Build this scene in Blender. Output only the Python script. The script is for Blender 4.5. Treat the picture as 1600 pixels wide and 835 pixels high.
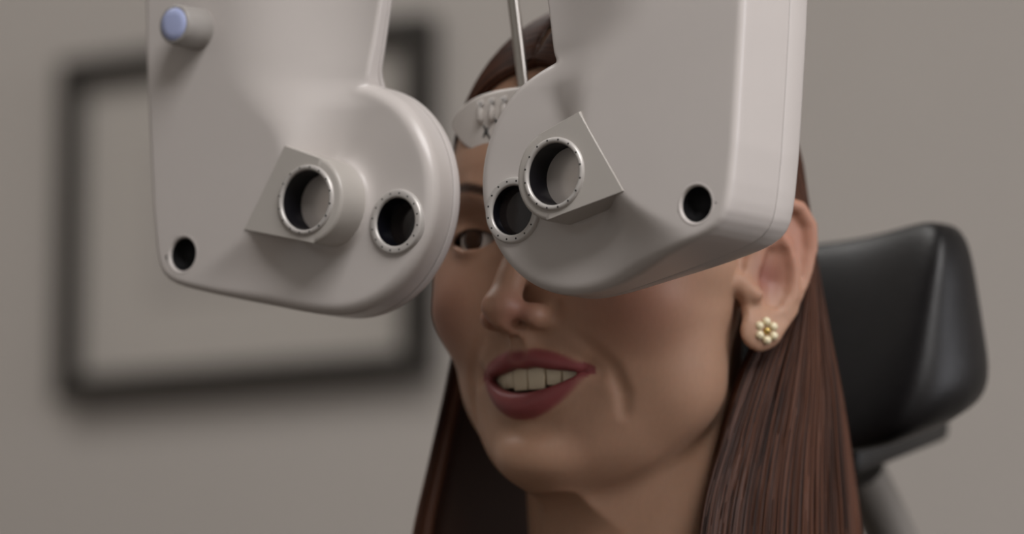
import bpy, bmesh, math, random
import numpy as np
from mathutils import Vector, Matrix

for o in list(bpy.data.objects):
    bpy.data.objects.remove(o, do_unlink=True)
scene = bpy.context.scene
COL = scene.collection
Z0 = 1.2                     # height of the eye line above the floor (m); builders work in mm around it
random.seed(4)
RNG = np.random.default_rng(7)

# ------------------------------------------------------------------ camera
F_PX = 7001.27
CAM = (1.1404176, -1.4871076, Z0 - 0.2563616)
yaw, pitch, roll = math.radians(36.7474), math.radians(7.1442), math.radians(0.139)
fw = Vector((-math.sin(yaw) * math.cos(pitch), math.cos(yaw) * math.cos(pitch), math.sin(pitch)))
rt = Vector((math.cos(yaw), math.sin(yaw), 0))
up = rt.cross(fw)
rt, up = rt * math.cos(roll) + up * math.sin(roll), up * math.cos(roll) - rt * math.sin(roll)
cam = bpy.data.cameras.new('camera')
cam.sensor_width = 36.0
cam.lens = F_PX / 1600 * 36
cam.clip_start = 0.05
cam.dof.use_dof = True
cam.dof.focus_distance = 1.86
cam.dof.aperture_fstop = 4.4
camo = bpy.data.objects.new('camera', cam)
M = Matrix.Identity(4)
for i in range(3):
    M[i][0], M[i][1], M[i][2], M[i][3] = rt[i], up[i], -fw[i], CAM[i]
camo.matrix_world = M
COL.objects.link(camo)
scene.camera = camo

# ------------------------------------------------------------------ light
scene.view_settings.view_transform = 'Standard'
scene.view_settings.look = 'None'
scene.view_settings.gamma = 1.0
scene.view_settings.use_curve_mapping = False
scene.view_settings.exposure = 0.0
world = bpy.data.worlds.new('world'); scene.world = world
world.use_nodes = True
world.node_tree.nodes['Background'].inputs[0].default_value = (1.0, 0.96, 0.92, 1)
world.node_tree.nodes['Background'].inputs[1].default_value = 0.31

def area(name, loc, target, size, power, color):
    l = bpy.data.lights.new(name, 'AREA'); l.energy = power; l.color = color
    l.shape = 'RECTANGLE'; l.size, l.size_y = size
    o = bpy.data.objects.new(name, l); o.location = loc
    d = Vector(target) - Vector(loc)
    o.rotation_euler = d.to_track_quat('-Z', 'Y').to_euler()
    COL.objects.link(o)
    return o
area('ceiling_light_key', (1.3, -0.82, 2.56), (1.3, -0.82, 0), (1.4, 1.2), 54, (1.0, 0.975, 0.97))
area('back_wall_fill', (-1.2, 0.2, 2.56), (-1.2, 0.2, 0), (0.8, 0.6), 9, (1.0, 0.975, 0.95))  # added overhead fill to brighten the left of the back wall
area('side_fill_light', (2.5, 0.55, 1.6), (0, 0.15, 1.2), (1.0, 1.0), 18, (0.92, 0.93, 1.0))  # added side fill to lift the housing side and the cheek

# ------------------------------------------------------------------ helpers
def lin(r, g, b):
    f = lambda c: (c / 255 / 12.92) if c / 255 <= 0.04045 else ((c / 255 + 0.055) / 1.055) ** 2.4
    return (f(r), f(g), f(b), 1)

def mat(name, rgb, rough=0.5, metal=0.0, spec=0.5, var=0.04, scale=40.0, bump=0.0, bscale=300.0, coat=0.0, sss=0.0):
    m = bpy.data.materials.new(name); m.use_nodes = True
    nt = m.node_tree; b = nt.nodes['Principled BSDF']
    b.inputs['Roughness'].default_value = rough
    b.inputs['Metallic'].default_value = metal
    b.inputs['Specular IOR Level'].default_value = spec
    b.inputs['Coat Weight'].default_value = coat
    tc = nt.nodes.new('ShaderNodeTexCoord')
    n = nt.nodes.new('ShaderNodeTexNoise'); n.inputs['Scale'].default_value = scale; n.inputs['Detail'].default_value = 4
    nt.links.new(tc.outputs['Object'], n.inputs['Vector'])
    r = nt.nodes.new('ShaderNodeValToRGB')
    c = lin(*rgb)
    r.color_ramp.elements[0].position = 0.3; r.color_ramp.elements[1].position = 0.7
    r.color_ramp.elements[0].color = tuple(x * (1 - var) for x in c[:3]) + (1,)
    r.color_ramp.elements[1].color = tuple(min(1, x * (1 + var)) for x in c[:3]) + (1,)
    nt.links.new(n.outputs['Fac'], r.inputs['Fac']); nt.links.new(r.outputs['Color'], b.inputs['Base Color'])
    if bump:
        n2 = nt.nodes.new('ShaderNodeTexNoise'); n2.inputs['Scale'].default_value = bscale
        nt.links.new(tc.outputs['Object'], n2.inputs['Vector'])
        bp = nt.nodes.new('ShaderNodeBump'); bp.inputs['Strength'].default_value = bump; bp.inputs['Distance'].default_value = 0.001
        nt.links.new(n2.outputs['Fac'], bp.inputs['Height']); nt.links.new(bp.outputs['Normal'], b.inputs['Normal'])
    return m

MAT = {}
MAT['wall'] = mat('wall_paint', (193, 187, 181), 0.85, spec=0.2, var=0.02, scale=3, bump=0.05, bscale=400)
MAT['ceiling'] = mat('ceiling_paint', (225, 220, 212), 0.9, spec=0.2, var=0.01)
MAT['floor'] = mat('floor_vinyl', (84, 76, 68), 0.5, var=0.1, scale=12)
MAT['plastic'] = mat('white_plastic', (194, 188, 184), 0.3, spec=0.5, var=0.012, scale=30, bump=0.02, bscale=2500)
MAT['block'] = mat('satin_grey_plastic', (176, 171, 165), 0.34, spec=0.5, var=0.012, scale=30, bump=0.02, bscale=2500)
MAT['ring'] = mat('satin_ring_metal', (190, 186, 182), 0.36, metal=0.25, var=0.02, scale=60)
MAT['dark'] = mat('matt_black', (14, 13, 15), 0.6, spec=0.3, var=0.1)
MAT['tube'] = mat('gloss_black_tube', (12, 12, 18), 0.3, spec=0.4, var=0.1)
MAT['lens'] = mat('grey_coated_lens', (236, 226, 218), 0.34, metal=0.55, var=0.03, scale=60)
MAT['dark_lens'] = mat('dark_lens', (34, 29, 28), 0.12, spec=0.5, var=0.08, scale=60)
MAT['knob'] = mat('knob_grey', (150, 146, 142), 0.4, var=0.03)
MAT['knob_cap'] = mat('knob_cap_blue', (168, 178, 216), 0.35, var=0.02)
MAT['steel'] = mat('brushed_steel', (176, 170, 162), 0.3, metal=0.9, var=0.05, scale=200)
MAT['pad'] = mat('rest_white_plastic', (214, 208, 202), 0.35, spec=0.5, var=0.015)
MAT['frame'] = mat('frame_dark', (42, 38, 33), 0.5, var=0.08)
MAT['mat_board'] = mat('mat_board', (190, 184, 177), 0.8, var=0.02, scale=6)
MAT['print'] = mat('faint_print', (184, 178, 172), 0.8, var=0.05, scale=9)
MAT['leather'] = mat('black_vinyl', (19, 18, 19), 0.4, spec=0.32, var=0.15, scale=120, bump=0.12, bscale=500)
MAT['bracket'] = mat('bracket_grey', (40, 39, 38), 0.5, var=0.05)
MAT['stem'] = mat('stem_grey', (142, 138, 133), 0.45, metal=0.3, var=0.04)
MAT['tooth'] = mat('tooth_enamel', (214, 200, 172), 0.25, spec=0.5, var=0.03, scale=150)
MAT['eye'] = mat('eye_white', (205, 196, 188), 0.15, var=0.03)
MAT['iris'] = mat('iris_brown', (60, 38, 24), 0.15, var=0.2, scale=500)
MAT['pearl'] = mat('pearl', (228, 216, 180), 0.2, spec=0.7, var=0.03, coat=0.6)
MAT['gold'] = mat('gold', (196, 170, 104), 0.25, metal=1.0, var=0.05)
MAT['cloth'] = mat('black_cloth', (18, 17, 19), 0.9, spec=0.2, var=0.15, scale=300)
MAT['trouser'] = mat('dark_trousers', (34, 34, 42), 0.9, spec=0.2, var=0.15, scale=300)
MAT['lamp'] = mat('lamp_diffuser', (240, 238, 232), 0.6, var=0.01)

def W(p):                                  # local mm -> world m
    return (p[0] * 0.001, p[1] * 0.001, p[2] * 0.001 + Z0)

def mesh_obj(name, verts, faces, material, parent=None, smooth=True, mm=True, auto=None):
    me = bpy.data.meshes.new(name)
    v = np.asarray(verts, dtype=np.float64)
    if mm:
        v = v * 0.001 + np.array([0, 0, Z0])
    me.from_pydata(v.tolist(), [], [tuple(int(i) for i in f) for f in faces])
    me.validate(); me.update()
    mats = material if isinstance(material, (list, tuple)) else [material]
    for m in mats:
        me.materials.append(m)
    me.polygons.foreach_set('use_smooth', [smooth] * len(me.polygons))
    if auto:
        try:
            me.set_sharp_from_angle(angle=math.radians(auto))
        except Exception:
            pass
    o = bpy.data.objects.new(name, me); COL.objects.link(o)
    if parent is not None:
        o.parent = parent
        o.matrix_parent_inverse = Matrix.Translation(parent_world(parent)).inverted()
    return o

PW = {}
def parent_world(p):
    return PW.get(p.name, Vector((0, 0, 0)))

def empty(name, loc_mm):
    o = bpy.data.objects.new(name, None); COL.objects.link(o)
    o.location = W(loc_mm); o.empty_display_size = 0.05
    PW[o.name] = Vector(W(loc_mm))
    return o

def tag(o, label=None, cat=None, group=None, kind=None):
    if label: o['label'] = label
    if cat: o['category'] = cat
    if group: o['group'] = group
    if kind: o['kind'] = kind
    return o

def fix_normals(o):
    bm = bmesh.new(); bm.from_mesh(o.data)
    bmesh.ops.recalc_face_normals(bm, faces=bm.faces[:])
    bm.to_mesh(o.data); bm.free()
    return o

def rbox(c, s, bev=2.0, seg=2):
    """rounded box -> verts, faces (mm)"""
    bm = bmesh.new(); bmesh.ops.create_cube(bm, size=1)
    for v in bm.verts:
        v.co = Vector((v.co.x * s[0] + c[0], v.co.y * s[1] + c[1], v.co.z * s[2] + c[2]))
    if bev:
        bmesh.ops.bevel(bm, geom=bm.edges[:], offset=bev, segments=seg, profile=0.5, affect='EDGES')
    bm.verts.index_update()
    v = [tuple(x.co) for x in bm.verts]; f = [[w.index for w in p.verts] for p in bm.faces]
    bm.free()
    return v, f

def tube(path, radii, n=16, cap=True):
    """swept tube along path (mm)"""
    P = [Vector(p) for p in path]
    if not hasattr(radii, '__len__'): radii = [radii] * len(P)
    V, Fc = [], []
    ref = Vector((0.13, 0.31, 0.94))
    for i, p in enumerate(P):
        t = (P[min(i + 1, len(P) - 1)] - P[max(i - 1, 0)]).normalized()
        a = t.cross(ref)
        if a.length < 1e-3: a = t.cross(Vector((1, 0, 0)))
        a.normalize(); b = t.cross(a)
        for k in range(n):
            th = 2 * math.pi * k / n
            V.append(tuple(p + (a * math.cos(th) + b * math.sin(th)) * radii[i]))
    for i in range(len(P) - 1):
        for k in range(n):
            Fc.append((i * n + k, i * n + (k + 1) % n, (i + 1) * n + (k + 1) % n, (i + 1) * n + k))
    if cap:
        Fc.append(tuple(range(n))[::-1]); Fc.append(tuple((len(P) - 1) * n + k for k in range(n)))
    return V, Fc

def lathe_y(cx, cz, prof, n=64):
    """profile [(radius, y)] turned about an axis parallel to Y through (cx,cz)"""
    V, Fc = [], []
    for r, y in prof:
        for k in range(n):
            th = 2 * math.pi * k / n
            V.append((cx + r * math.cos(th), y, cz + r * math.sin(th)))
    for i in range(len(prof) - 1):
        for k in range(n):
            Fc.append((i * n + k, i * n + (k + 1) % n, (i + 1) * n + (k + 1) % n, (i + 1) * n + k))
    return V, Fc

def join(*parts):
    V, Fc = [], []
    for v, f in parts:
        o = len(V); V += list(v); Fc += [tuple(i + o for i in q) for q in f]
    return V, Fc

def sstep(t):
    t = np.clip(t, 0, 1); return t * t * (3 - 2 * t)
def smin(a, b, k):
    h = np.clip(0.5 + 0.5 * (b - a) / k, 0, 1)
    return b * (1 - h) + a * h - k * h * (1 - h)
def smax(a, b, k): return -smin(-a, -b, k)

def nets(f, org, h):
    """surface nets on a scalar grid (negative inside)"""
    s = f < 0
    nx, ny, nz = f.shape
    cnt = np.zeros((nx - 1, ny - 1, nz - 1), np.int8)
    off = [(i, j, k) for i in (0, 1) for j in (0, 1) for k in (0, 1)]
    for i, j, k in off:
        cnt += s[i:nx - 1 + i, j:ny - 1 + j, k:nz - 1 + k]
    act = (cnt > 0) & (cnt < 8)
    ijk = np.argwhere(act)
    idx = np.full(act.shape, -1, np.int64); idx[act] = np.arange(len(ijk))
    val = {o: f[ijk[:, 0] + o[0], ijk[:, 1] + o[1], ijk[:, 2] + o[2]] for o in off}
    pos = np.zeros((len(ijk), 3)); n = np.zeros(len(ijk))
    for a in off:
        for ax in range(3):
            if a[ax]: continue
            b = tuple(1 if q == ax else a[q] for q in range(3))
            va, vb = val[a], val[b]; m = (va < 0) != (vb < 0)
            t = np.where(m, va / np.where(m, va - vb, 1), 0)
            p = np.tile(np.array(a, float), (len(ijk), 1)); p[:, ax] += t
            pos += p * m[:, None]; n += m
    V = (ijk + pos / n[:, None]) * h + np.array(org)
    Fs = []
    for ax in range(3):
        a0 = [slice(None)] * 3; a1 = [slice(None)] * 3
        a0[ax] = slice(0, -1); a1[ax] = slice(1, None)
        e = np.argwhere(s[tuple(a0)] != s[tuple(a1)])
        u, w = (ax + 1) % 3, (ax + 2) % 3
        lim = np.array(act.shape)
        ok = (e[:, u] > 0) & (e[:, w] > 0) & (e[:, u] < lim[u]) & (e[:, w] < lim[w])
        e = e[ok]
        def c(du, dw):
            q = e.copy(); q[:, u] += du; q[:, w] += dw
            return idx[q[:, 0], q[:, 1], q[:, 2]]
        quad = np.stack([c(-1, -1), c(0, -1), c(0, 0), c(-1, 0)], 1)
        inside = s[e[:, 0], e[:, 1], e[:, 2]]
        quad[~inside] = quad[~inside][:, ::-1]
        Fs.append(quad)
    return V, np.concatenate(Fs)

class Field:
    def __init__(self, lo, hi, h):
        self.lo, self.h = np.array(lo, float), h
        n = [int(math.ceil((b - a) / h)) + 1 for a, b in zip(lo, hi)]
        self.ax = [np.float32(lo[i] + h * np.arange(n[i])) for i in range(3)]
        self.f = np.full(n, 999.0, np.float32)
    def box(self, lo, hi):
        sl = tuple(slice(max(0, int((lo[i] - self.lo[i]) / self.h)), max(0, int((hi[i] - self.lo[i]) / self.h) + 2)) for i in range(3))
        X, Y, Z = self.ax[0][sl[0]][:, None, None], self.ax[1][sl[1]][None, :, None], self.ax[2][sl[2]][None, None, :]
        return sl, X, Y, Z
    def add(self, lo, hi, fn, k=4.0):
        sl, X, Y, Z = self.box(lo, hi)
        self.f[sl] = smin(self.f[sl], fn(X, Y, Z), k)
    def cut(self, lo, hi, fn, k=2.0):
        sl, X, Y, Z = self.box(lo, hi)
        self.f[sl] = smax(self.f[sl], -fn(X, Y, Z), k)

def ell(c, r):
    m = min(r)
    def fn(X, Y, Z):
        q = np.sqrt(((X - c[0]) / r[0]) ** 2 + ((Y - c[1]) / r[1]) ** 2 + ((Z - c[2]) / r[2]) ** 2)
        q2 = np.sqrt(((X - c[0]) / r[0] ** 2) ** 2 + ((Y - c[1]) / r[1] ** 2) ** 2 + ((Z - c[2]) / r[2] ** 2) ** 2) + 1e-6
        return q * (q - 1) / q2
    return fn
def cone(a, b, ra, rb):
    a, b = np.array(a, float), np.array(b, float); d = b - a; L = d @ d
    def fn(X, Y, Z):
        t = np.clip(((X - a[0]) * d[0] + (Y - a[1]) * d[1] + (Z - a[2]) * d[2]) / L, 0, 1)
        return np.sqrt((X - a[0] - t * d[0]) ** 2 + (Y - a[1] - t * d[1]) ** 2 + (Z - a[2] - t * d[2]) ** 2) - (ra + (rb - ra) * t)
    return fn
def polycone(pts, rad):
    segs = [cone(pts[i], pts[i + 1], rad[i], rad[i + 1]) for i in range(len(pts) - 1)]
    def fn(X, Y, Z):
        r = segs[0](X, Y, Z)
        for s in segs[1:]: r = np.minimum(r, s(X, Y, Z))
        return r
    return fn
def msym(fn):
    return lambda X, Y, Z: fn(np.abs(X), Y, Z)

# ------------------------------------------------------------------ room
def slab(name, lo, hi, m):
    c = [(a + b) / 2 for a, b in zip(lo, hi)]; s = [b - a for a, b in zip(lo, hi)]
    v, f = rbox(c, s, 0)
    o = mesh_obj(name, v, f, m, smooth=False, mm=False)
    tag(o, kind='structure'); return o
WALL_Y = 1.25
slab('floor', (-2.6, -3.4, -0.06), (2.6, WALL_Y, 0), MAT['floor'])
slab('ceiling', (-2.6, -3.4, 2.6), (2.6, WALL_Y, 2.66), MAT['ceiling'])
slab('wall_back', (-2.6, WALL_Y, 0), (2.6, WALL_Y + 0.08, 2.6), MAT['wall'])
slab('wall_left', (-2.68, -3.4, 0), (-2.6, WALL_Y + 0.08, 2.6), MAT['wall'])
slab('wall_right', (2.6, -3.4, 0), (2.68, WALL_Y + 0.08, 2.6), MAT['wall'])

# trims round key and added back fill; made-up frame round added side fill
for i, (x, y, a, b_) in enumerate(((1.3, -0.82, 1.4, 1.2), (-1.2, 0.2, 0.8, 0.6))):
    vs, fs = [], []
    for cx, cy, sx, sy in ((x - a / 2 - 0.03, y, 0.05, b_ + 0.11), (x + a / 2 + 0.03, y, 0.05, b_ + 0.11), (x, y - b_ / 2 - 0.03, a, 0.05), (x, y + b_ / 2 + 0.03, a, 0.05)):
        v, f = rbox((cx, cy, 2.575), (sx, sy, 0.05), 0)
        o = len(vs); vs += v; fs += [[k + o for k in q] for q in f]
    tag(mesh_obj('trim_%d' % (i + 1), vs, fs, MAT['ceiling'], smooth=False, mm=False), kind='structure')
vs, fs = [], []
for c, sz in (((2.575, 0.55, 2.13), (0.05, 1.12, 0.06)), ((2.575, 0.55, 1.07), (0.05, 1.12, 0.06)), ((2.575, 0.02, 1.6), (0.05, 0.06, 1.0)), ((2.575, 1.08, 1.6), (0.05, 0.06, 1.0))):
    v, f = rbox(c, sz, 0); o = len(vs); vs += v; fs += [[k + o for k in q] for q in f]
tag(mesh_obj('side_fill_frame', vs, fs, MAT['ceiling'], smooth=False, mm=False), kind='structure')  # made-up frame dressing the added side fill

# ------------------------------------------------------------------ phoropter
phor = empty('phoropter', (0, 0, 200))
tag(phor, 'white twin-lens phoropter hanging in front of the seated woman\'s eyes', 'phoropter')
CX, CZ, RD = 62.5, 13.0, 50.5              # round lens end of a housing
BX, BZ = 65.7, 10.2                        # swung-in lens block
HP = 18.5                                  # outer panel stands this far in front of the round end

def outline():
    pts = []
    a0 = math.degrees(math.atan2(62 - CZ, 50 - CX))
    for a in np.linspace(a0, 270, 60):
        pts.append((CX + RD * math.cos(math.radians(a)), CZ + RD * math.sin(math.radians(a))))
    pts += [(66, -37.4), (72, -36.8), (78, -35.9), (86, -34.3), (95, -32.2), (108, -29.2), (120, -26.2), (130, -23.6), (136, -21.9),
            (141, -20.2), (145.2, -18.0), (148.4, -15.0), (150.4, -11.4), (151.6, -7), (152.8, 0), (154.6, 15), (156.6, 40), (158.4, 65),
            (159.8, 90), (160.5, 115), (160.8, 140), (160.2, 155), (157, 164), (150, 169), (140, 170), (60, 170), (48, 169), (41, 165),
            (38.5, 157), (39, 140), (41, 115), (44, 95), (47, 78), (49.3, 66)]
    P = np.array(pts); Q = []
    for i in range(len(P)):
        a, b = P[i], P[(i + 1) % len(P)]
        n = max(1, int(np.linalg.norm(b - a) / 1.2))
        for k in range(n): Q.append(a + (b - a) * k / n)
    return np.array(Q)
OUT = outline()

def dist_out(p):                           # distance to the outline for many points
    A, B = OUT, np.roll(OUT, -1, 0); d = B - A; L = (d ** 2).sum(1)
    r = np.empty(len(p))
    for i in range(0, len(p), 4000):
        q = p[i:i + 4000, None, :]
        t = np.clip(((q - A) * d).sum(2) / L, 0, 1)
        r[i:i + 4000] = np.sqrt((((A + t[..., None] * d) - q) ** 2).sum(2).min(1))
    return r
def rf(s, r):
    s = np.clip(s, 0, r); return r - np.sqrt(np.maximum(r * r - (r - s) ** 2, 0))

RAMP = np.array([(76, 185), (77, 120), (77, 95), (75, 76), (71.5, 60), (68, 46), (69, 32), (73.5, 20), (86.5, 0), (96, -15), (116, -45)], float)
def _dense(P):
    out = []
    for t in np.linspace(0, len(P) - 1, 160):
        i = min(int(t), len(P) - 2); u = t - i
        p0, p1, p2, p3 = P[max(i - 1, 0)], P[i], P[i + 1], P[min(i + 2, len(P) - 1)]
        out.append(0.5 * (2 * p1 + (p2 - p0) * u + (2 * p0 - 5 * p1 + 4 * p2 - p3) * u ** 2 + (3 * p1 - p0 - 3 * p2 + p3) * u ** 3))
    return np.array(out)
RAMP = _dense(RAMP)
def ramp_d(p):                             # signed distance to the crest line, positive on the outer panel
    A, B = RAMP[:-1], RAMP[1:]; d = B - A; L = (d ** 2).sum(1); r = np.empty(len(p))
    for i in range(0, len(p), 4000):
        q = p[i:i + 4000, None, :]
        t = np.clip(((q - A) * d).sum(2) / L, 0, 1)
        e = q - (A + t[..., None] * d); D = np.sqrt((e ** 2).sum(2)); k = D.argmin(1); ar = np.arange(len(k))
        sg = np.sign(d[k, 0] * e[ar, k, 1] - d[k, 1] * e[ar, k, 0])
        r[i:i + 4000] = D[ar, k] * sg
    return r

def front_h(p, s):
    X, Z = p[:, 0], p[:, 1]
    q = 0.839 * (X - BX) + 0.544 * (Z - BZ)
    wv = 12 + 25 * sstep((Z - 26) / 48) + 20 * sstep((2 - Z) / 30)
    base = -3.5 * sstep((Z - 50) / 16)
    tq = np.clip(0.5 + 0.5 * ramp_d(p) / (wv * 1.12), 0, 1)
    hp = base + (HP - base) * tq ** 3 * (tq * (6 * tq - 15) + 10)
    dd = np.hypot(X - CX, Z - CZ)
    hd = -rf(RD - dd, 5.0) - np.maximum(dd - RD, 0) * 6
    wz = sstep((Z - 15) / 25)
    h = hp * (1 - wz) + smax(hp, hd, 2.0) * wz
    db = np.hypot(X - BX, Z - BZ)
    h = h + 3.0 * np.exp(-np.maximum(db - 19.5, 0) / 2.2) * (1 - sstep((q + 2) / 14))
    rr = 5.2 - 2.2 * sstep((X - 95) / 30) - 3.4 * sstep((70 - X) / 12) * sstep((Z - 60) / 6)
    rim = rf(s, rr)
    return h - rim
def back_y(p):
    X, Z = p[:, 0], p[:, 1]
    return 21 + 9 * sstep((X - 70) / 70) - 8 * sstep((Z - 55) / 15) * sstep((80 - X) / 30)

HOLES = [(31.0, 0.0, 10.9), (135.7, -7.9, 7.9), (BX, BZ, 15.5)]

def unit(sign, who):
    c0 = np.array([88.0, 32.0])
    d = OUT - c0; L = np.hypot(d[:, 0], d[:, 1]); N = len(OUT)
    rimd = np.array([0, .15, .45, .9, 1.5, 2.3, 3.2, 4.3, 5.5])
    inner = np.linspace(0, 1, 100)[1:-1]
    rows = []
    for u in inner:
        rows.append(c0 + d * ((1 - 7.0 / L) * u)[:, None])
    for e in rimd[::-1]:
        rows.append(c0 + d * (1 - e * 1.05 / L)[:, None])
    P = np.concatenate(rows); nr = len(rows)
    s = dist_out(P); s[-N:] = 0
    Yf = -front_h(P, s)
    V = [(sign * x, y, z) for (x, z), y in zip(P, Yf)]
    hole = np.zeros(len(P), bool)
    for hx, hz, hr in HOLES:
        hole |= np.hypot(P[:, 0] - hx, P[:, 1] - hz) < hr
    Fc = []
    hl = hole.reshape(nr, N)
    for i in range(nr - 1):
        for k in range(N):
            k2 = (k + 1) % N
            if hl[i, k] or hl[i, k2] or hl[i + 1, k] or hl[i + 1, k2]: continue
            Fc.append((i * N + k, i * N + k2, (i + 1) * N + k2, (i + 1) * N + k))
    Fc.append(tuple(range(N)))
    # side wall down to the seam
    yb = back_y(OUT); ys = yb * (0.67 - 0.17 * sstep((OUT[:, 0] - 70) / 70))
    base = (nr - 1) * N
    for t in (0.08, 0.35, 0.7, 1.0):
        o = len(V)
        y0 = Yf[-N:]
        V += [(sign * x, a + (b - a) * t, z) for (x, z), a, b in zip(OUT, y0, ys)]
        for k in range(N): Fc.append((base + k, base + (k + 1) % N, o + (k + 1) % N, o + k))
        base = o
    nrm = np.roll(OUT, -1, 0) - np.roll(OUT, 1, 0); nrm = np.c_[-nrm[:, 1], nrm[:, 0]]; nrm /= np.hypot(nrm[:, 0], nrm[:, 1])[:, None]
    o = len(V); G = OUT + nrm * 1.4
    if dist_out(G[:1])[0] < 0.5: pass
    V += [(sign * x, y, z) for (x, z), y in zip(G, ys + 0.1)]
    for k in range(N): Fc.append((base + k, base + (k + 1) % N, o + (k + 1) % N, o + k))
    if sign < 0: Fc = [f[::-1] for f in Fc]
    body = mesh_obj('lens_housing', V, Fc, MAT['plastic'], phor)
    fix_normals(body); body.data.set_sharp_from_angle(angle=math.radians(48))
    body['label'] = 'white plastic lens housing on the %s side of the picture' % who
    # back shell
    V, Fc = [], []
    prof = [(1.3, 0.62, 0), (0.1, 0.66, 0), (0.0, 0.9, 0), (0.0, 0, -2.6), (0.5, 0, -1.2), (1.6, 0, -0.3), (3.0, 0, 0.0)]
    for ins, a, b in prof:
        G = OUT + nrm * ins
        y = (ys + a) if b == 0 and a else (yb + b)
        V += [(sign * x, yy, z) for (x, z), yy in zip(G, y)]
    for i in range(len(prof) - 1):
        for k in range(N): Fc.append((i * N + k, i * N + (k + 1) % N, (i + 1) * N + (k + 1) % N, (i + 1) * N + k))
    # back cap with eye hole ring
    o = (len(prof) - 1) * N
    G0 = OUT + nrm * 3.0
    for u in (0.75, 0.5, 0.25, 0.06):
        P2 = c0 + (G0 - c0) * u; y2 = back_y(P2)
        oo = len(V); V += [(sign * x, yy, z) for (x, z), yy in zip(P2, y2)]
        for k in range(N): Fc.append((o + k, o + (k + 1) % N, oo + (k + 1) % N, oo + k))
        o = oo
    Fc.append(tuple(o + k for k in range(N)))
    bs = mesh_obj('back_cover', V, Fc, MAT['plastic'], phor); fix_normals(bs); bs.data.set_sharp_from_angle(angle=math.radians(48))

    def y_at(x, z):
        p = np.array([[x, z]]); return float(-front_h(p, np.array([20.0]))[0])
    def sub(name, vf, m, smooth=True, auto=None):
        v, f = vf
        v = [(sign * x, y, z) for x, y, z in v]
        o = mesh_obj(name, v, f, m, body, smooth, auto=auto)
        return fix_normals(o)
    # lens block swung in front of the round end
    arc = [(19.5 * math.cos(math.radians(a)), 19.5 * math.sin(math.radians(a))) for a in np.linspace(119, 259, 44)]
    poly = [(12.5, 25.0)] + arc + [(35.0, -10.0)]
    crn = np.array(poly); full = []; wts = []
    for i in range(len(crn)):
        a, b_ = crn[i], crn[(i + 1) % len(crn)]; m_ = max(1, int(np.hypot(*(b_ - a)) / 1.5))
        for q in range(m_):
            full.append(a + (b_ - a) * q / m_); wts.append(1.0 if 1 <= i < len(crn) - 2 else 0.25)
    poly = np.array(full) + [BX, BZ]
    cen = np.array([BX, BZ])
    V, Fc = [], []; n = len(poly)
    hole_r = 13.4
    lv = [(0.0, -1.0), (0.0, 17.0), (0.25, 17.9), (0.9, 18.6), (1.9, 18.9)]
    def inset(pl, e):
        dd = pl - cen; LL = np.hypot(dd[:, 0], dd[:, 1])
        return cen + dd * (1 - e / LL)[:, None]
    isarc = np.array(wts)
    for e, h in lv:
        pl = inset(poly, e * isarc)
        V += [(x, -h, z) for x, z in pl]
    pl = inset(poly, 2.2 * isarc)
    dd = pl - cen; dd /= np.hypot(dd[:, 0], dd[:, 1])[:, None]
    V += [(x, -18.9, z) for x, z in cen + dd * hole_r]
    for i in range(len(lv)):
        for k in range(n): Fc.append((i * n + k, i * n + (k + 1) % n, (i + 1) * n + (k + 1) % n, (i + 1) * n + k))
    sub('lens_block', (V, Fc), MAT['block'], True, 40)
    # notched rings
    def ring(hx, hz, ro, ri, y, thick, name):
        prof = [(ro + 0.5, y + thick), (ro, y - 0.2), (ro - 0.35, y - 0.75), (ro - 0.9, y - 1.0), (ri + 0.9, y - 1.0), (ri + 0.3, y - 0.75), (ri, y), (ri, y + 3)]
        rg = sub(name, lathe_y(hx, hz, prof, 72), [MAT['ring'], MAT['dark']], True, 50)
        V, Fc = [], []
        rm = (ro + ri) / 2 + 0.15
        for k in range(16):
            th = math.radians(11 + 22.5 * k); x, z = hx + rm * math.cos(th), hz + rm * math.sin(th)
            a = len(V)
            for j in range(8):
                V.append((x + 0.42 * math.cos(j * math.pi / 4), y - 1.08, z + 0.42 * math.sin(j * math.pi / 4)))
            for j in range(8):
                V.append((x + 0.42 * math.cos(j * math.pi / 4), y - 0.6, z + 0.42 * math.sin(j * math.pi / 4)))
            Fc.append(tuple(a + j for j in range(8)))
            for j in range(8): Fc.append((a + j, a + (j + 1) % 8, a + 8 + (j + 1) % 8, a + 8 + j))
        me = rg.data
        bm = bmesh.new(); bm.from_mesh(me)
        vs = [bm.verts.new(W((sign * x, yy, z))) for x, yy, z in V]
        for f in Fc:
            nf = bm.faces.new([vs[i] for i in f]); nf.material_index = 1
        bm.to_mesh(me); bm.free()
        return rg
    def well(hx, hz, r, y0, y1, name, lens_y=None, lens_m=None):
        sub(name, join(lathe_y(hx, hz, [(r, y0), (r, y1), (0.01, y1)], 48)), MAT['tube'])
        if lens_y is not None:
            sub('lens', lathe_y(hx, hz, [(r - 0.05, lens_y), (r * 0.7, lens_y - 0.25), (r * 0.35, lens_y - 0.4), (0.01, lens_y - 0.45)], 48), lens_m)
    ring(BX, BZ, 15.2, 12.9, -19.2, 2.0, 'notched_ring')
    well(BX, BZ, 12.7, -18.9, 2.0, 'barrel_tube', -7.0, MAT['lens'])
    ye = y_at(31, 0)
    ring(31, 0, 14.0, 10.4, ye - 0.8, 2.4, 'notched_ring')
    well(31, 0, 10.2, ye - 0.9, 16.0, 'barrel_tube', 8.0 if sign < 0 else 3.5, MAT['dark_lens'])
    yc = y_at(135.7, -7.9)
    sub('sight_hole_rim', lathe_y(135.7, -7.9, [(9.2, yc + 0.3), (8.6, yc - 0.12), (7.9, yc - 0.1), (7.4, yc + 0.5), (7.25, yc + 1.6), (7.25, yc + 9)], 48), MAT['plastic'])
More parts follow.
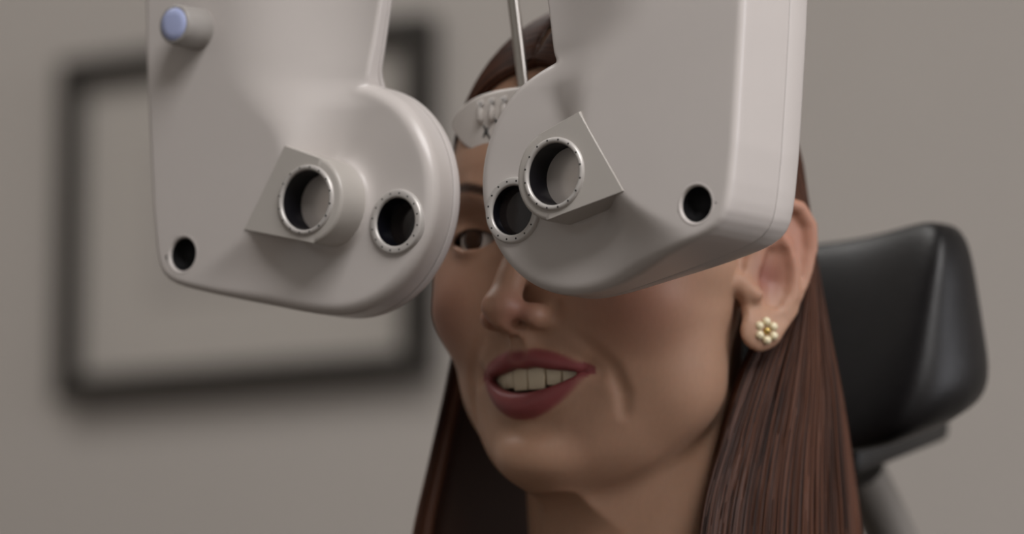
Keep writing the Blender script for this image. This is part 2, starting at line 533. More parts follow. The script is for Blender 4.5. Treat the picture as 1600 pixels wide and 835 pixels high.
    sub('sight_hole', lathe_y(135.7, -7.9, [(7.1, yc + 1.2), (7.1, yc + 9), (0.01, yc + 9)], 48), MAT['dark'])
    # adjustment knob
    if sign > 0: return body
    yk = y_at(128.4, 91)
    sub('knob', lathe_y(128.4, 91, [(9.4, yk + 1), (9.3, yk - 6), (8.8, yk - 14.5), (8.4, yk - 15.7), (7.7, yk - 16.1), (7.2, yk - 15.9)], 56), MAT['knob'])
    sub('knob_cap', lathe_y(128.4, 91, [(7.3, yk - 15.6), (7.1, yk - 16.2), (4, yk - 16.45), (0.01, yk - 16.5)], 56), MAT['knob_cap'])
    return body

unit(-1, 'left')
unit(1, 'right')

# bar, hanger, forehead rest
def part(name, vf, m, parent, smooth=True, auto=None, fix=True):
    o = mesh_obj(name, vf[0], vf[1], m, parent, smooth, auto=auto)
    return fix_normals(o) if fix else o
part('cross_bar', rbox((0, 14, 184), (300, 26, 26), 6, 3), MAT['plastic'], phor, True, 50)
part('support_arm', tube([(0, 8, 200), (0, 8, 420), (0, 8, 1400)], [15, 15, 15], 24), MAT['steel'], phor, True, 60)
part('rest_rod', tube([(0, 32, 190), (0, 40.5, 99), (0.5, 47.5, 62), (0.5, 50, 50)], 2.5, 20), MAT['steel'], phor, True, 60)

def forehead_rest():
    nu, nv = 61, 33
    pts = {}
    V, Fc = [], []
    def _tb(x):
        a = abs(x) / 44.0
        t, b_ = 55 + 5.5 * (1 - a ** 2.5), 46 - 15 * (1 - a ** 2.2)
        m, h = (t + b_) / 2, (t - b_) / 2 * math.sqrt(max(0.0, 1 - a ** 7))
        return m + h, m - h
    def top(x): return _tb(x)[0]
    def bot(x): return _tb(x)[1]
    def y0(x): return 40 + 0.0075 * x * x
    for side in (0, 1):
        for i in range(nu):
            x = -44.0 + 88.0 * (0.5 - 0.5 * math.cos(math.pi * i / (nu - 1)))
            for j in range(nv):
                w = j / (nv - 1); z = bot(x) + (top(x) - bot(x)) * w
                e = min(w, 1 - w) * (top(x) - bot(x)); e = min(e, 44.0 - abs(x))
                rnd = 1.2 * (1 - min(1, e / 1.2)) ** 2
                rib = 0
                ridge = 0
                y = y0(x) + (rnd + ridge if side == 0 else 4.2 - rnd)
                V.append((x, y, z))
    o2 = nu * nv
    for i in range(nu - 1):
        for j in range(nv - 1):
            a = i * nv + j
            Fc.append((a, a + nv, a + nv + 1, a + 1))
            Fc.append((o2 + a, o2 + a + 1, o2 + a + nv + 1, o2 + a + nv))
    for i in range(nu - 1):
        for j in (0, nv - 1):
            a = i * nv + j; Fc.append((a, o2 + a, o2 + a + nv, a + nv))
    return V, Fc
fr = part('forehead_rest', forehead_rest(), MAT['pad'], phor, True, 60)
fr['label'] = 'white curved forehead rest plate with ribs'
for x in (-18.5, -11.2, -4.0):
    y = 40 + 0.0075 * x * x
    part('rib', tube([(x, y - 0.2, 46.5), (x + 0.2, y - 1.5, 49), (x + 0.4, y - 2.0, 53), (x + 0.6, y - 1.6, 55.6), (x + 0.6, y + 0.4, 56.6)], [1.0, 1.5, 1.6, 1.5, 1.0], 12), MAT['pad'], fr)
for a, b in (((-16.8, 45.8), (-12.6, 39.6)), ((-17.2, 40.6), (-13.6, 44.6)), ((-9.6, 48.0), (-7.8, 45.4))):
    ya, yb_ = 40 + 0.0075 * a[0] ** 2 - 0.15, 40 + 0.0075 * b[0] ** 2 - 0.15
    part('slot', tube([(a[0], ya, a[1]), ((a[0] + b[0]) / 2, (ya + yb_) / 2 - 0.2, (a[1] + b[1]) / 2), (b[0], yb_, b[1])], [0.25, 0.5, 0.25], 10), MAT['bracket'], fr)

# ------------------------------------------------------------------ person
person = empty('person', (0, 160, -1200))
tag(person, 'smiling woman with long straight brown hair seated behind the phoropter', 'person')

TB = np.array([  # z, front y, half width, y of widest, back y
    (95, 90, 15, 120, 150), (50, 48, 58, 115, 185), (30, 41.5, 64, 112, 178), (15, 41, 66, 108, 168), (5, 45, 66.5, 105, 160), (-5, 48.5, 67, 102, 155),
    (-20, 49.5, 67.5, 98, 148), (-35, 49.5, 67, 96, 138), (-50, 50, 63.5, 95, 130), (-62, 52.5, 59.5, 94, 124), (-75, 53.5, 54, 93, 119),
    (-88, 52, 46, 91, 110), (-98, 50, 37, 87, 101), (-105, 52, 27, 81, 92), (-109, 57, 18, 74, 86), (-112, 63, 8, 71, 78)])[::-1]
def tb(z, c):
    zz = np.linspace(-125, 110, 941); v = np.interp(zz, TB[:, 0], TB[:, c])
    k = np.exp(-0.5 * (np.arange(-40, 41) * 0.25 / 3.0) ** 2); k /= k.sum()
    v = np.convolve(np.pad(v, 40, 'edge'), k, 'valid')
    return np.interp(z, zz, v).astype(np.float32)
def face_loft(X, Y, Z):
    z1 = Z.ravel()
    yf, w, yc, yb = [tb(z1, c)[None, None, :] for c in (1, 2, 3, 4)]
    ry = np.where(Y < yc, yc - yf, yb - yc)
    n = np.interp(z1, [-80, -58, -30], [2.0, 2.05, 2.35]).astype(np.float32)[None, None, :]
    q = ((np.abs(X) / w) ** n + (np.abs(Y - yc) / ry) ** n) ** (1 / n)
    return np.maximum((q - 1) * w * 0.72, np.maximum(-112 - Z, Z - 62))

def lip_y(ax): return 48.8 + 11.4 * (ax / 29) ** 2
def up_z(ax): return -57.2 - 4.6 * (ax / 29) ** 2 + 0.9 * np.exp(-((ax - 5) / 4.0) ** 2)
def up_r(ax): return 3.9 * np.clip(1 - (ax / 31) ** 2, 0, 1) ** 0.7 + 0.8
def lo_z(ax): return -76.0 + 14.4 * (ax / 29) ** 2.0
def lo_r(ax): return 5.3 * np.clip(1 - (ax / 31) ** 2, 0, 1) ** 0.8 + 0.8
def f_up(X, Y, Z):
    ax = np.abs(X); d = np.sqrt((Y - lip_y(ax)) ** 2 + (Z - up_z(ax)) ** 2) - up_r(ax)
    return np.maximum(d, ax - 30)
def f_lo(X, Y, Z):
    ax = np.abs(X); d = np.sqrt((Y - lip_y(ax) - 1.2) ** 2 + (Z - lo_z(ax)) ** 2) - lo_r(ax)
    return np.maximum(d, ax - 30)
def f_mouth(X, Y, Z):
    ax = np.abs(X)
    zt = up_z(ax) - up_r(ax) * 0.82; zb = lo_z(ax) + lo_r(ax) * 0.82
    return np.maximum(np.maximum(Z - zt, zb - Z), np.maximum(ax - 28.5, Y - 82)) * 0.9 + 0 * Y

def ear_x(Y): return 69.5 + 0.36 * (Y - 112)
def earsp(fn):                              # evaluate in ear space: first coordinate = height over the ear plane
    return lambda X, Y, Z: fn((np.abs(X) - ear_x(Y)) * 0.94, Y, Z)

def build_head():
    G = Field((-90, 12, -215), (90, 222, 122), 1.25)
    big_lo, big_hi = (-90, 12, -215), (90, 222, 122)
    sl, X, Y, Z = G.box(big_lo, big_hi)
    cran = ell((0, 124, 30), (65, 82, 76))(X, Y, Z)
    G.f[sl] = smin(cran, face_loft(X, Y, Z), 10)
    G.add((-90, 40, -215), (90, 222, -20), cone((0, 128, -50), (0, 150, -240), 49, 52), 26)
    # cheeks raised by the smile, cheek bones, chin, jaw
    G.add((-80, 20, -80), (80, 130, 20), msym(ell((40, 72, -30), (21, 18, 17))), 14)
    G.add((-80, 20, -80), (80, 150, 30), msym(ell((52, 90, -14), (17, 24, 12))), 12)
    G.add((-40, 20, -118), (40, 110, -70), ell((0, 60, -98), (16, 13.5, 11)), 10)
    G.add((-80, 50, -110), (80, 150, -30), msym(ell((45, 103, -66), (11, 18, 14))), 20)
    # brow
    G.add((-60, 20, -5), (60, 110, 40), msym(polycone([(4, 48, 13), (22, 51, 17), (42, 66, 15)], [7, 6, 5])), 8)
    # eye sockets and lids
    G.cut((-60, 20, -25), (60, 110, 25), msym(ell((30, 44, 1), (16, 9, 9))), 8)
    G.add((-60, 20, -25), (60, 110, 25), msym(ell((31, 63.5, -1.5), (15, 13, 12.5))), 3)
    def slit(X, Y, Z):
        a = np.abs(X) - 31; zt = 3.0 - 4.2 * (a / 14) ** 2 - 1.5; zb = -6.2 + 4.0 * (a / 14) ** 2
        return np.maximum(np.maximum(Z - zt, zb - Z), np.abs(a) - 13.5) + 0 * Y
    G.cut((-50, 40, -15), (50, 66, 10), slit, 1.0)
    # nose
    G.add((-30, 12, -60), (30, 80, 25), polycone([(0, 53, 8), (0, 48.5, -6), (0, 39.5, -22), (0, 33.5, -34.5)], [5.4, 6.0, 6.6, 7.2]), 8)
    G.add((-30, 12, -60), (30, 80, 0), ell((0, 31.5, -35.5), (7.2, 8.0, 6.2)), 5)
    G.add((-30, 12, -60), (30, 80, -10), msym(ell((10.8, 43, -39.0), (5.6, 8.5, 5.6))), 6)
    G.add((-30, 12, -60), (30, 80, -20), polycone([(0, 30.5, -41), (0, 44, -45)], [3.2, 3.6]), 3)
    G.add((-20, 30, -62), (20, 80, -40), cone((0, 50, -46), (0, 50, -54), 6, 6), 6)
    G.cut((-20, 20, -60), (20, 70, -30), msym(polycone([(5.8, 33.5, -44.5), (7.6, 39.5, -44.0)], [2.4, 2.9])), 1.6)
    G.cut((-30, 30, -60), (30, 80, -20), msym(polycone([(14, 40, -47), (18.0, 46, -42), (17.0, 51, -34)], [0.5, 0.6, 0.3])), 4)
    # mouth
    G.add((-34, 30, -92), (34, 80, -45), ell((0, 62, -68), (22, 13.5, 19)), 9)
    G.add((-34, 30, -75), (34, 80, -45), f_up, 2.2)
    G.add((-34, 30, -92), (34, 80, -50), f_lo, 2.2)
    G.cut((-30, 30, -85), (30, 84, -55), f_mouth, 1.4)
    # philtrum, smile folds, dimple, groove under the lip
    G.cut((-10, 30, -58), (10, 60, -40), cone((0, 43.0, -47), (0, 43.4, -54), 1.6, 2.2), 2.5)
    G.cut((-60, 30, -90), (60, 100, -35), msym(polycone([(20.5, 46.5, -43), (31, 54.0, -53), (38, 61.5, -62), (40.5, 65.5, -72), (40, 67, -80)], [0.4, 0.7, 1.3, 1.4, 0.5])), 5)
    G.cut((-60, 30, -90), (60, 100, -45), msym(polycone([(29.5, 56.0, -61), (32.5, 58.0, -63)], [2.6, 2.0])), 5)
    G.cut((-30, 30, -96), (30, 80, -78), polycone([(-14, 48.5, -85.5), (0, 44.0, -87), (14, 48.5, -85.5)], [1.2, 2.4, 1.2]), 6)
    # ears
    eb = ((-90, 100, -60), (90, 160, 26))
    def plate(X, Y, Z):
        q = np.sqrt(((Y - 131 - 0.30 * (Z + 12)) / 15.0) ** 2 + ((Z + 12) / 27.0) ** 2)
        return np.maximum((q - 1) * 14, np.abs(X + 1.5) - 2.0)
    G.add(*eb, earsp(plate), 2.5)
    G.add(*eb, earsp(ell((0.0, 121.5, -43.0), (3.4, 9.0, 8.6))), 4)
    G.add(*eb, earsp(polycone([(0, 127, -44), (0, 137, -33)], [3.4, 2.8])), 4)
    G.add(*eb, earsp(polycone([(-3, 121, -14), (0, 118.5, -2), (1.5, 123, 9), (2, 131.5, 14.5), (2, 140, 13), (2, 145.5, 5.5), (1.6, 146.3, -5), (1.2, 143.5, -18), (0.6, 138, -31), (0, 131, -41)],
        [2.0, 2.6, 2.9, 3.0, 3.0, 2.9, 2.7, 2.4, 2.2, 2.2])), 1.8)
    G.add(*eb, earsp(polycone([(0, 125.5, -35.5), (1.2, 132, -33.5), (2.2, 136.2, -26), (2.2, 137.2, -15), (1.2, 134.5, -4), (0, 130, 3)], [2.2, 2.6, 2.5, 2.5, 2.5, 2.0])), 2.0)
    G.add(*eb, earsp(polycone([(-2, 113, -22), (1.2, 117.8, -27)], [4.0, 3.4])), 3)
    G.add(*eb, earsp(ell((-7, 127, -15), (7, 13, 19))), 3)
    G.cut(*eb, earsp(polycone([(2.2, 126.5, -28), (1.6, 128.0, -19), (1.8, 129.5, -9)], [4.2, 6.2, 4.6])), 2.0)
    V, Fq = nets(G.f, G.lo, G.h)
    return V, Fq

V, Fq = build_head()
# a little smoothing of the net
for it in range(2):
    acc = np.zeros_like(V); n = np.zeros(len(V))
    for a, b in ((0, 1), (1, 2), (2, 3), (3, 0)):
        np.add.at(acc, Fq[:, a], V[Fq[:, b]]); np.add.at(acc, Fq[:, b], V[Fq[:, a]])
        np.add.at(n, Fq[:, a], 1); np.add.at(n, Fq[:, b], 1)
    V = V * 0.6 + 0.4 * acc / np.maximum(n, 1)[:, None]
head = mesh_obj('head', V, Fq, None or MAT['dark'], person)
# skin colours (lips, brows, lashes, flush, mouth lining, darker ear bowl)
X, Y, Z = V.T
ax = np.abs(X)
skin = np.array(lin(178, 140, 116)[:3]); lip = np.array(lin(142, 74, 75)[:3]); flush = np.array(lin(166, 104, 92)[:3])
inner = np.array(lin(70, 26, 24)[:3]); hairc = np.array(lin(58, 38, 28)[:3])
col = np.tile(skin, (len(V), 1))
def mix(m, c):
    global col
    m = np.clip(m, 0, 1)[:, None]; col = col * (1 - m) + c * m
g = lambda cx, cy, cz, r: np.exp(-(((ax - cx) ** 2 + (Y - cy) ** 2 + (Z - cz) ** 2) / r ** 2))
mix(0.55 * g(46, 66, -32, 20), flush)
mix(0.5 * g(8, 32, -38, 10), flush)
mix(0.45 * g(78, 140, 0, 22) * (Y > 110), flush)
mix(0.9 * g(72, 128, -18, 9) * (Y > 110), flush * 0.7)  # darker red towards the middle of the ear bowl
ml = np.minimum(f_up(X, Y, Z), f_lo(X, Y, Z))
mix((1.0 - ml) / 1.0 * (ax < 30) * (Y < 70), lip)
fm = f_mouth(X, Y, Z)
mix(((Y - lip_y(ax)) - 1.5) / 2.5 * (fm < 2.5) * (ax < 28), inner)
zb = 15 + 5 * np.sin(np.clip((ax - 10) / 36, 0, 1) * 2.4)
mix((1 - np.abs(Z - zb) / 3.2) * 1.6 * (ax > 9) * (ax < 46) * (Y < 90), hairc)
a31 = ax - 31
mix((1 - np.abs(Z - (1.6 - 4.2 * (a31 / 14) ** 2)) / 1.2) * 2 * (np.abs(a31) < 14) * (Y < 70), hairc * 0.4)
me = head.data
ca = me.color_attributes.new('skin_tone', 'FLOAT_COLOR', 'POINT')
ca.data.foreach_set('color', np.c_[col, np.ones(len(col))].astype(np.float32).ravel())
ms = bpy.data.materials.new('skin'); ms.use_nodes = True
nt = ms.node_tree; b = nt.nodes['Principled BSDF']
at = nt.nodes.new('ShaderNodeAttribute'); at.attribute_name = 'skin_tone'
nz = nt.nodes.new('ShaderNodeTexNoise'); nz.inputs['Scale'].default_value = 90; nz.inputs['Detail'].default_value = 3
mx = nt.nodes.new('ShaderNodeMixRGB'); mx.blend_type = 'MULTIPLY'; mx.inputs[0].default_value = 0.12
nt.links.new(at.outputs['Color'], mx.inputs[1]); nt.links.new(nz.outputs['Fac'], mx.inputs[2])
nt.links.new(mx.outputs[0], b.inputs['Base Color'])
b.inputs['Roughness'].default_value = 0.48; b.inputs['Specular IOR Level'].default_value = 0.35
b.inputs['Subsurface Weight'].default_value = 0.25; b.inputs['Subsurface Radius'].default_value = (1.0, 0.35, 0.2); b.inputs['Subsurface Scale'].default_value = 0.004
me.materials.clear(); me.materials.append(ms)
MAT['skin'] = ms
head['label'] = 'skin of the face, left ear and neck, lips parted in a smile'

# teeth
def tooth(w, h, d):
    bm = bmesh.new(); bmesh.ops.create_cube(bm, size=1)
    for v in bm.verts:
        t = 1.0 if v.co.z > 0 else 0.88
        v.co = Vector((v.co.x * w * t, v.co.y * d * (1.0 if v.co.z > 0 else 0.6), v.co.z * h))
    bmesh.ops.bevel(bm, geom=bm.edges[:], offset=min(w, d) * 0.16, segments=2, profile=0.6, affect='EDGES')
    me = bpy.data.meshes.new('tooth'); bm.to_mesh(me); bm.free()
    me.materials.append(MAT['tooth'])
    me.polygons.foreach_set('use_smooth', [True] * len(me.polygons))
    for v in me.vertices: v.co *= 0.001
    return me
def arch(x): return 53.2 + 0.018 * x * x
xs = 0.0
for w, h, zt in ((8.2, 11.6, -58), (6.7, 10.0, -58), (7.2, 10.2, -58), (6.6, 8.8, -58), (6.4, 8, -58), (6.4, 7.5, -58)):
    tm = tooth(w + 0.55, h, 4.6)
    x = xs + w / 2 * (1.0 if xs < 12 else 0.8); xs += w * (1.0 if xs < 12 else 0.8)
    for sg in (-1, 1):
        o = bpy.data.objects.new('tooth', tm); COL.objects.link(o)
        o.parent = person
        o.matrix_parent_inverse = Matrix.Translation(parent_world(person)).inverted()
        o.location = W((sg * x, arch(x), zt - h / 2)); o.rotation_euler = (0, 0, sg * math.atan(0.036 * x))
# eyes
for sg in (-1, 1):
    bm = bmesh.new(); bmesh.ops.create_uvsphere(bm, u_segments=32, v_segments=24, radius=11.6)
    v = [(q.co.x + sg * 31, q.co.y + 63.5, q.co.z - 1.5) for q in bm.verts]; f = [[w.index for w in p.verts] for p in bm.faces]; bm.free()
    eb_ = mesh_obj('eyeball', v, f, MAT['eye'], person)
    iv, if_ = lathe_y(sg * 31, -1.5, [(5.6, 63.5 - 10.3), (3.5, 63.5 - 11.6), (2.0, 63.5 - 12.0), (0.01, 63.5 - 12.1)], 32)
    fix_normals(mesh_obj('iris', iv, if_, MAT['iris'], eb_))

# ------------------------------------------------------------------ hair
GR = np.array([
    [(4, 50, 74), (22, 54, 68), (45, 70, 48), (59, 100, 36), (67, 134, 24), (72, 152, 2), (69, 146, -28), (63, 128, -58), (61, 109, -97), (62, 94, -134), (66, 82, -200), (69, 78, -290)],
    [(4, 92, 104), (30, 95, 97), (54, 108, 74), (66, 135, 45), (70, 156, 20), (73, 160, -5), (76, 156, -33), (80, 148, -65), (82, 139, -97), (84, 132, -134), (86, 126, -200), (88, 122, -290)],
    [(3, 150, 104), (28, 155, 96), (50, 163, 71), (62, 168, 45), (66, 169, 20), (69, 170, -5), (73, 172, -33), (78, 175, -65), (82, 177, -97), (85, 179, -134), (88, 178, -200), (90, 175, -290)],
    [(0, 204, 62), (14, 208, 50), (26, 208, 38), (34, 206, 24), (37, 204, 10), (39, 201, -8), (41, 199, -35), (44, 198, -65), (48, 198, -97), (52, 198, -134), (56, 195, -200), (60, 190, -290)]], float)
GL = GR.copy(); GL[..., 0] *= -1
GL[0] = [(4, 50, 74), (-20, 53.5, 66), (-40, 63, 50), (-58, 88, 30), (-72, 116, 10), (-80, 121, -12), (-79, 110, -32), (-75, 97, -58), (-76, 85, -97), (-79, 77, -134), (-84, 73, -200), (-86, 75, -290)]
GL[1][5:] = [(-84, 140, -5), (-86, 134, -33), (-87, 122, -65), (-89, 112, -97), (-91, 106, -134), (-92, 102, -200), (-92, 100, -290)]
def cr(P, t):
    """catmull-rom along axis 0 at t in [0, n-1]"""
    n = len(P); i = np.clip(np.floor(t).astype(int), 0, n - 2); u = (t - i)[..., None]
    p0, p1, p2, p3 = P[np.maximum(i - 1, 0)], P[i], P[i + 1], P[np.minimum(i + 2, n - 1)]
    return 0.5 * (2 * p1 + (p2 - p0) * u + (2 * p0 - 5 * p1 + 4 * p2 - p3) * u ** 2 + (3 * p1 - p0 - 3 * p2 + p3) * u ** 3)
NT = 34
TT = np.linspace(0, 11, NT)
def guide(Gd, s):
    col_ = np.array([cr(Gd[:, k], np.array([s * 3.0]))[0] for k in range(12)])
    p = cr(col_, TT)
    # keep the part over the skull outside the scalp
    c = np.array([0, 124, 30.0]); r = np.array([69.0, 86.5, 80.5])
    dlt = p - c; q = np.sqrt(((dlt / r) ** 2).sum(1))
    m = (p[:, 2] > 5) & (q < 1)
    p[m] = c + dlt[m] / q[m][:, None]
    return p
def outward(p):
    c = np.c_[np.zeros(len(p)), np.full(len(p), 126.0), np.minimum(p[:, 2], 30)]
    d = p - c; return d / np.linalg.norm(d, axis=1)[:, None]
def hair_side(Gd, nstr, name):
    # underlying lock sheet (closed, 4 mm thick)
    SS = np.linspace(0, 1, 40)
    A = np.array([guide(Gd, s) for s in SS]); O = np.array([outward(a) for a in A])
    Vh = np.concatenate([(A + O * 0.8).reshape(-1, 3), (A - O * 5.0).reshape(-1, 3)])
    ns = len(SS); Fh = []; o2 = ns * NT
    for i in range(ns - 1):
        for k in range(NT - 1):
            a = i * NT + k
            Fh.append((a, a + 1, a + NT + 1, a + NT)); Fh.append((o2 + a, o2 + a + NT, o2 + a + NT + 1, o2 + a + 1))
    for i in (0, ns - 1):
        for k in range(NT - 1):
            a = i * NT + k; Fh.append((a, o2 + a, o2 + a + 1, a + 1))
    # strands
    sec = 3
    VV, FF = [Vh], list(Fh); base = len(Vh)
    NS = NT * 2
    tf = np.linspace(0, NT - 1, NS)
    cl = RNG.uniform(0, 1, 90)
    for n in range(nstr):
        if RNG.uniform() < 0.3: s = np.clip(cl[RNG.integers(90)] + RNG.normal(0, 0.006), 0, 1)
        else: s = RNG.uniform(0, 1)
        if n % 9 == 0: s = abs(RNG.normal(0, 0.03))
        v = RNG.uniform(0, 1) ** 1.3
        p = guide(Gd, min(s, 1)); od = outward(p)
        grow = np.clip(TT / 5, 0.25, 1) * 0.9 + np.clip((TT - 5) / 5, 0, 1) * 2.4
        wob = np.sin(TT * RNG.uniform(0.3, 0.9) + RNG.uniform(0, 6)) * RNG.normal(0, 1.4) * np.clip(TT / 6, 0, 1)
        p = p + od * (0.6 + v * grow)[:, None]
        tng = np.gradient(p, axis=0); tng /= np.linalg.norm(tng, axis=1)[:, None] + 1e-9
        sd = np.cross(tng, od); sd /= np.linalg.norm(sd, axis=1)[:, None] + 1e-9
        p = p + sd * wob[:, None]
        p = cr(p, tf); od = cr(od, tf); sd = cr(sd, tf)
        r = (0.22 + 0.2 * RNG.uniform()) * np.ones(NS); r[0] = 0.1; r[-1] = 0.05
        for k in range(sec):
            th = 2 * math.pi * k / sec
            VV.append(p + (od * math.cos(th) + sd * math.sin(th) * 1.3) * r[:, None])
        for i in range(NS - 1):
            for k in range(sec):
                k2 = (k + 1) % sec
                FF.append((base + k * NS + i, base + k2 * NS + i, base + k2 * NS + i + 1, base + k * NS + i + 1))
        base += sec * NS
    return np.concatenate(VV), FF
hm = bpy.data.materials.new('brown_hair'); hm.use_nodes = True
nt = hm.node_tree; b = nt.nodes['Principled BSDF']
gi = nt.nodes.new('ShaderNodeNewGeometry')
rp = nt.nodes.new('ShaderNodeValToRGB')
rp.color_ramp.elements[0].color = lin(30, 18, 14); rp.color_ramp.elements[1].color = lin(92, 58, 42)
nt.links.new(gi.outputs['Random Per Island'], rp.inputs['Fac']); nt.links.new(rp.outputs['Color'], b.inputs['Base Color'])
b.inputs['Roughness'].default_value = 0.42; b.inputs['Specular IOR Level'].default_value = 0.25
MAT['hair'] = hm
for Gd, n in ((GL, 1700), (GR, 2600)):
    v, f = hair_side(Gd, n, 'hair')
    ho = mesh_obj('hair', v, f, hm, person)
    ho['label'] = 'long straight brown hair, centre parted and falling in front of the shoulder'

# clothing, arms and legs (coarse field, below the frame)
B = Field((-270, -420, -1215), (270, 330, -150), 9.0)
BLO, BHI = (-270, -420, -1215), (270, 330, -150)
for c, r in (((0, 165, -400), (150, 88, 200)), ((0, 165, -620), (155, 110, 110))):
    B.add(BLO, BHI, ell(c, r), 40)
B.add(BLO, BHI, msym(cone((40, 158, -225), (150, 165, -270), 48, 46)), 35)
B.add(BLO, BHI, cone((0, 150, -205), (0, 160, -300), 60, 80), 20)
B.add(BLO, BHI, msym(polycone([(168, 165, -275), (205, 150, -520), (150, -60, -585)], [50, 42, 30])), 18)
vt, ft = nets(B.f, B.lo, B.h)
part('black_top', (vt.tolist(), ft.tolist()), MAT['cloth'], person)
B = Field(BLO, BHI, 9.0)
B.add(BLO, BHI, ell((0, 165, -640), (165, 118, 95)), 30)
B.add(BLO, BHI, msym(polycone([(85, 150, -650), (95, -250, -650), (95, -260, -1130)], [82, 58, 42])), 25)
vt, ft = nets(B.f, B.lo, B.h)
part('trousers', (vt.tolist(), ft.tolist()), MAT['trouser'], person)
for sg in (-1, 1):
    H = Field((95, -185, -640), (200, -35, -540), 2.5)
    hb = ((95, -185, -640), (200, -35, -540))
    H.add(*hb, cone((150, -50, -586), (145, -95, -592), 24, 22), 4)
    H.add(*hb, ell((143, -108, -594), (38, 30, 13)), 8)
    for i, L in enumerate((62, 74, 80, 72)):
        x0 = 168 - i * 17
        H.add(*hb, polycone([(x0, -118, -594), (x0 - 1, -118 - L * 0.45, -592), (x0 - 2, -118 - L * 0.8, -604)], [9, 8.5, 7.5]), 3)
    H.add(*hb, polycone([(118, -95, -594), (106, -118, -596), (104, -140, -602)], [11, 9.5, 8.5]), 4)
    v_, f_ = nets(H.f, H.lo, H.h); v_[:, 0] *= sg
    ho = part('hand', (v_.tolist(), f_.tolist()), mat('hand_skin', (172, 134, 112), 0.5, var=0.04, scale=60), person)
    part('shoe', join(rbox((sg * 95, -300, -1172), (86, 240, 54), 22, 4)), MAT['dark'], person)

# earring
ear_c = np.array([71.9 + 4.8, 121.6, -42.6])
er = empty('earring', tuple(ear_c))
tag(er, 'small flower-shaped stud earring of cream pearls on the woman\'s left ear lobe', 'earring')
nrm = Vector((0.9, -0.42, 0.05)).normalized(); e1 = nrm.cross(Vector((0, 0, 1))).normalized(); e2 = nrm.cross(e1)
def ball(c, r):
    bm = bmesh.new(); bmesh.ops.create_uvsphere(bm, u_segments=16, v_segments=12, radius=r)
    v = [(q.co.x + c[0], q.co.y + c[1], q.co.z + c[2]) for q in bm.verts]; f = [[w.index for w in p.verts] for p in bm.faces]; bm.free()
    return v, f
for k in range(6):
    th = math.radians(60 * k + 30)
    p = Vector(ear_c) + (e1 * math.cos(th) + e2 * math.sin(th)) * 4.1
    part('pearl', ball(p, 1.95), MAT['pearl'], er, fix=False)
part('setting', ball(Vector(ear_c) + nrm * 0.3, 1.7), MAT['gold'], er, fix=False)
part('post', tube([tuple(Vector(ear_c) - nrm * 7), tuple(Vector(ear_c) - nrm * 0.2)], [1.0, 3.6], 16), MAT['gold'], er)

# ------------------------------------------------------------------ examination chair
chair = empty('examination_chair', (0, 250, -1200))
tag(chair, 'examination chair with curved black vinyl headrest on a grey stem behind the woman', 'chair')
def headrest():
    V, Fc = [], []
    nu, nv = 72, 40
    for i in range(nv):
        ph = -math.pi / 2 + math.pi * i / (nv - 1)
        for k in range(nu):
            th = 2 * math.pi * k / nu
            def se(c, e): return math.copysign(abs(c) ** e, c)
            cx = se(math.cos(ph), 0.35) * se(math.cos(th), 0.4); cy = se(math.cos(ph), 0.35) * se(math.sin(th), 0.4); cz = se(math.sin(ph), 0.42)
            w = (cz + 1) / 2                                     # 0 bottom .. 1 top
            hw = 110 - 14 * w
            th_ = 40 - 27 * w                                    # half thickness
            x = cx * hw; z = -30 + cz * (46 + 5 * abs(cx) ** 3)
            z += (1 - w) * 0.42 * cy * th_
            y = 268 + cy * th_ + 6 * w - 26 * (abs(x) / 100) ** 2
            if cy < 0: x *= 1 - 0.2 * (1 - w) * (-cy)
            z += 9 * w * (abs(x) / 100) ** 3
            V.append((x, y, z))
    for i in range(nv - 1):
        for k in range(nu):
            Fc.append((i * nu + k, i * nu + (k + 1) % nu, (i + 1) * nu + (k + 1) % nu, (i + 1) * nu + k))
    return V, Fc
part('headrest', headrest(), MAT['leather'], chair)
hb_ = rbox((0, 302, -76), (70, 84, 15), 4, 2)
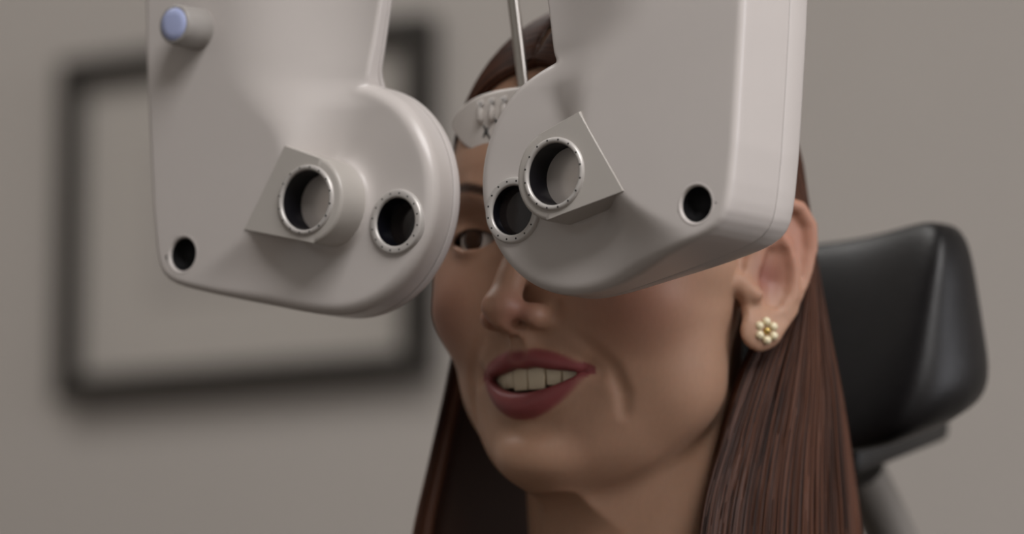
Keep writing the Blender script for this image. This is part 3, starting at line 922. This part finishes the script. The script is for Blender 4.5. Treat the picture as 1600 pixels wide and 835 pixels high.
part('headrest_bracket', ([(x, y, z + 0.28 * (y - 302)) for x, y, z in hb_[0]], hb_[1]), MAT['bracket'], chair, True, 50)
part('headrest_stem', tube([(0, 318, -88), (0, 332, -102), (0, 366, -140), (0, 392, -230), (0, 396, -420)], [12, 12, 12, 14, 14], 24), MAT['stem'], chair, True, 60)
part('backrest', rbox((0, 340, -520), (430, 90, 420), 38, 5), MAT['leather'], chair)
part('seat', rbox((0, 60, -792), (480, 560, 110), 45, 5), MAT['leather'], chair)
part('back_support', rbox((0, 396, -600), (90, 30, 420), 8, 2), MAT['stem'], chair, True, 50)
part('column', tube([(0, 60, -840), (0, 60, -1165)], 75, 40), MAT['stem'], chair, True, 50)
part('base', lathe_y(0, 0, [(0.01, 0), (1, 1)], 8) if False else rbox((0, 60, -1181), (560, 620, 38), 14, 3), MAT['bracket'], chair, True, 50)

# ------------------------------------------------------------------ picture on the wall
pic = empty('wall_picture', (-1167, WALL_Y * 1000, 90))
tag(pic, 'large picture with dark frame and pale mat hung on the beige wall', 'picture')
PX0, PX1, PZ0, PZ1, PW_, PY = -1358, -975, 91, 375, 20, WALL_Y * 1000
pm = (PX0 + PX1) / 2; qm = (PZ0 + PZ1) / 2
part('frame_rail', rbox((pm, PY - 12, PZ1 - PW_ / 2), (PX1 - PX0, 22, PW_), 2, 2), MAT['frame'], pic)
part('frame_rail', rbox((pm, PY - 12, PZ0 + PW_ / 2), (PX1 - PX0, 22, PW_), 2, 2), MAT['frame'], pic)
part('frame_stile', rbox((PX0 + PW_ / 2, PY - 12, qm), (PW_, 21.5, PZ1 - PZ0 - 2 * PW_ + 1), 2, 2), MAT['frame'], pic)
part('frame_stile', rbox((PX1 - PW_ / 2, PY - 12, qm), (PW_, 21.5, PZ1 - PZ0 - 2 * PW_ + 1), 2, 2), MAT['frame'], pic)
part('mat_board', rbox((pm, PY - 6, qm), (PX1 - PX0 - 20, 6, PZ1 - PZ0 - 20), 0.5, 1), MAT['mat_board'], pic, False)
part('print', rbox((pm, PY - 9.5, qm), (200, 1.5, 130), 0.3, 1), MAT['print'], pic, False)
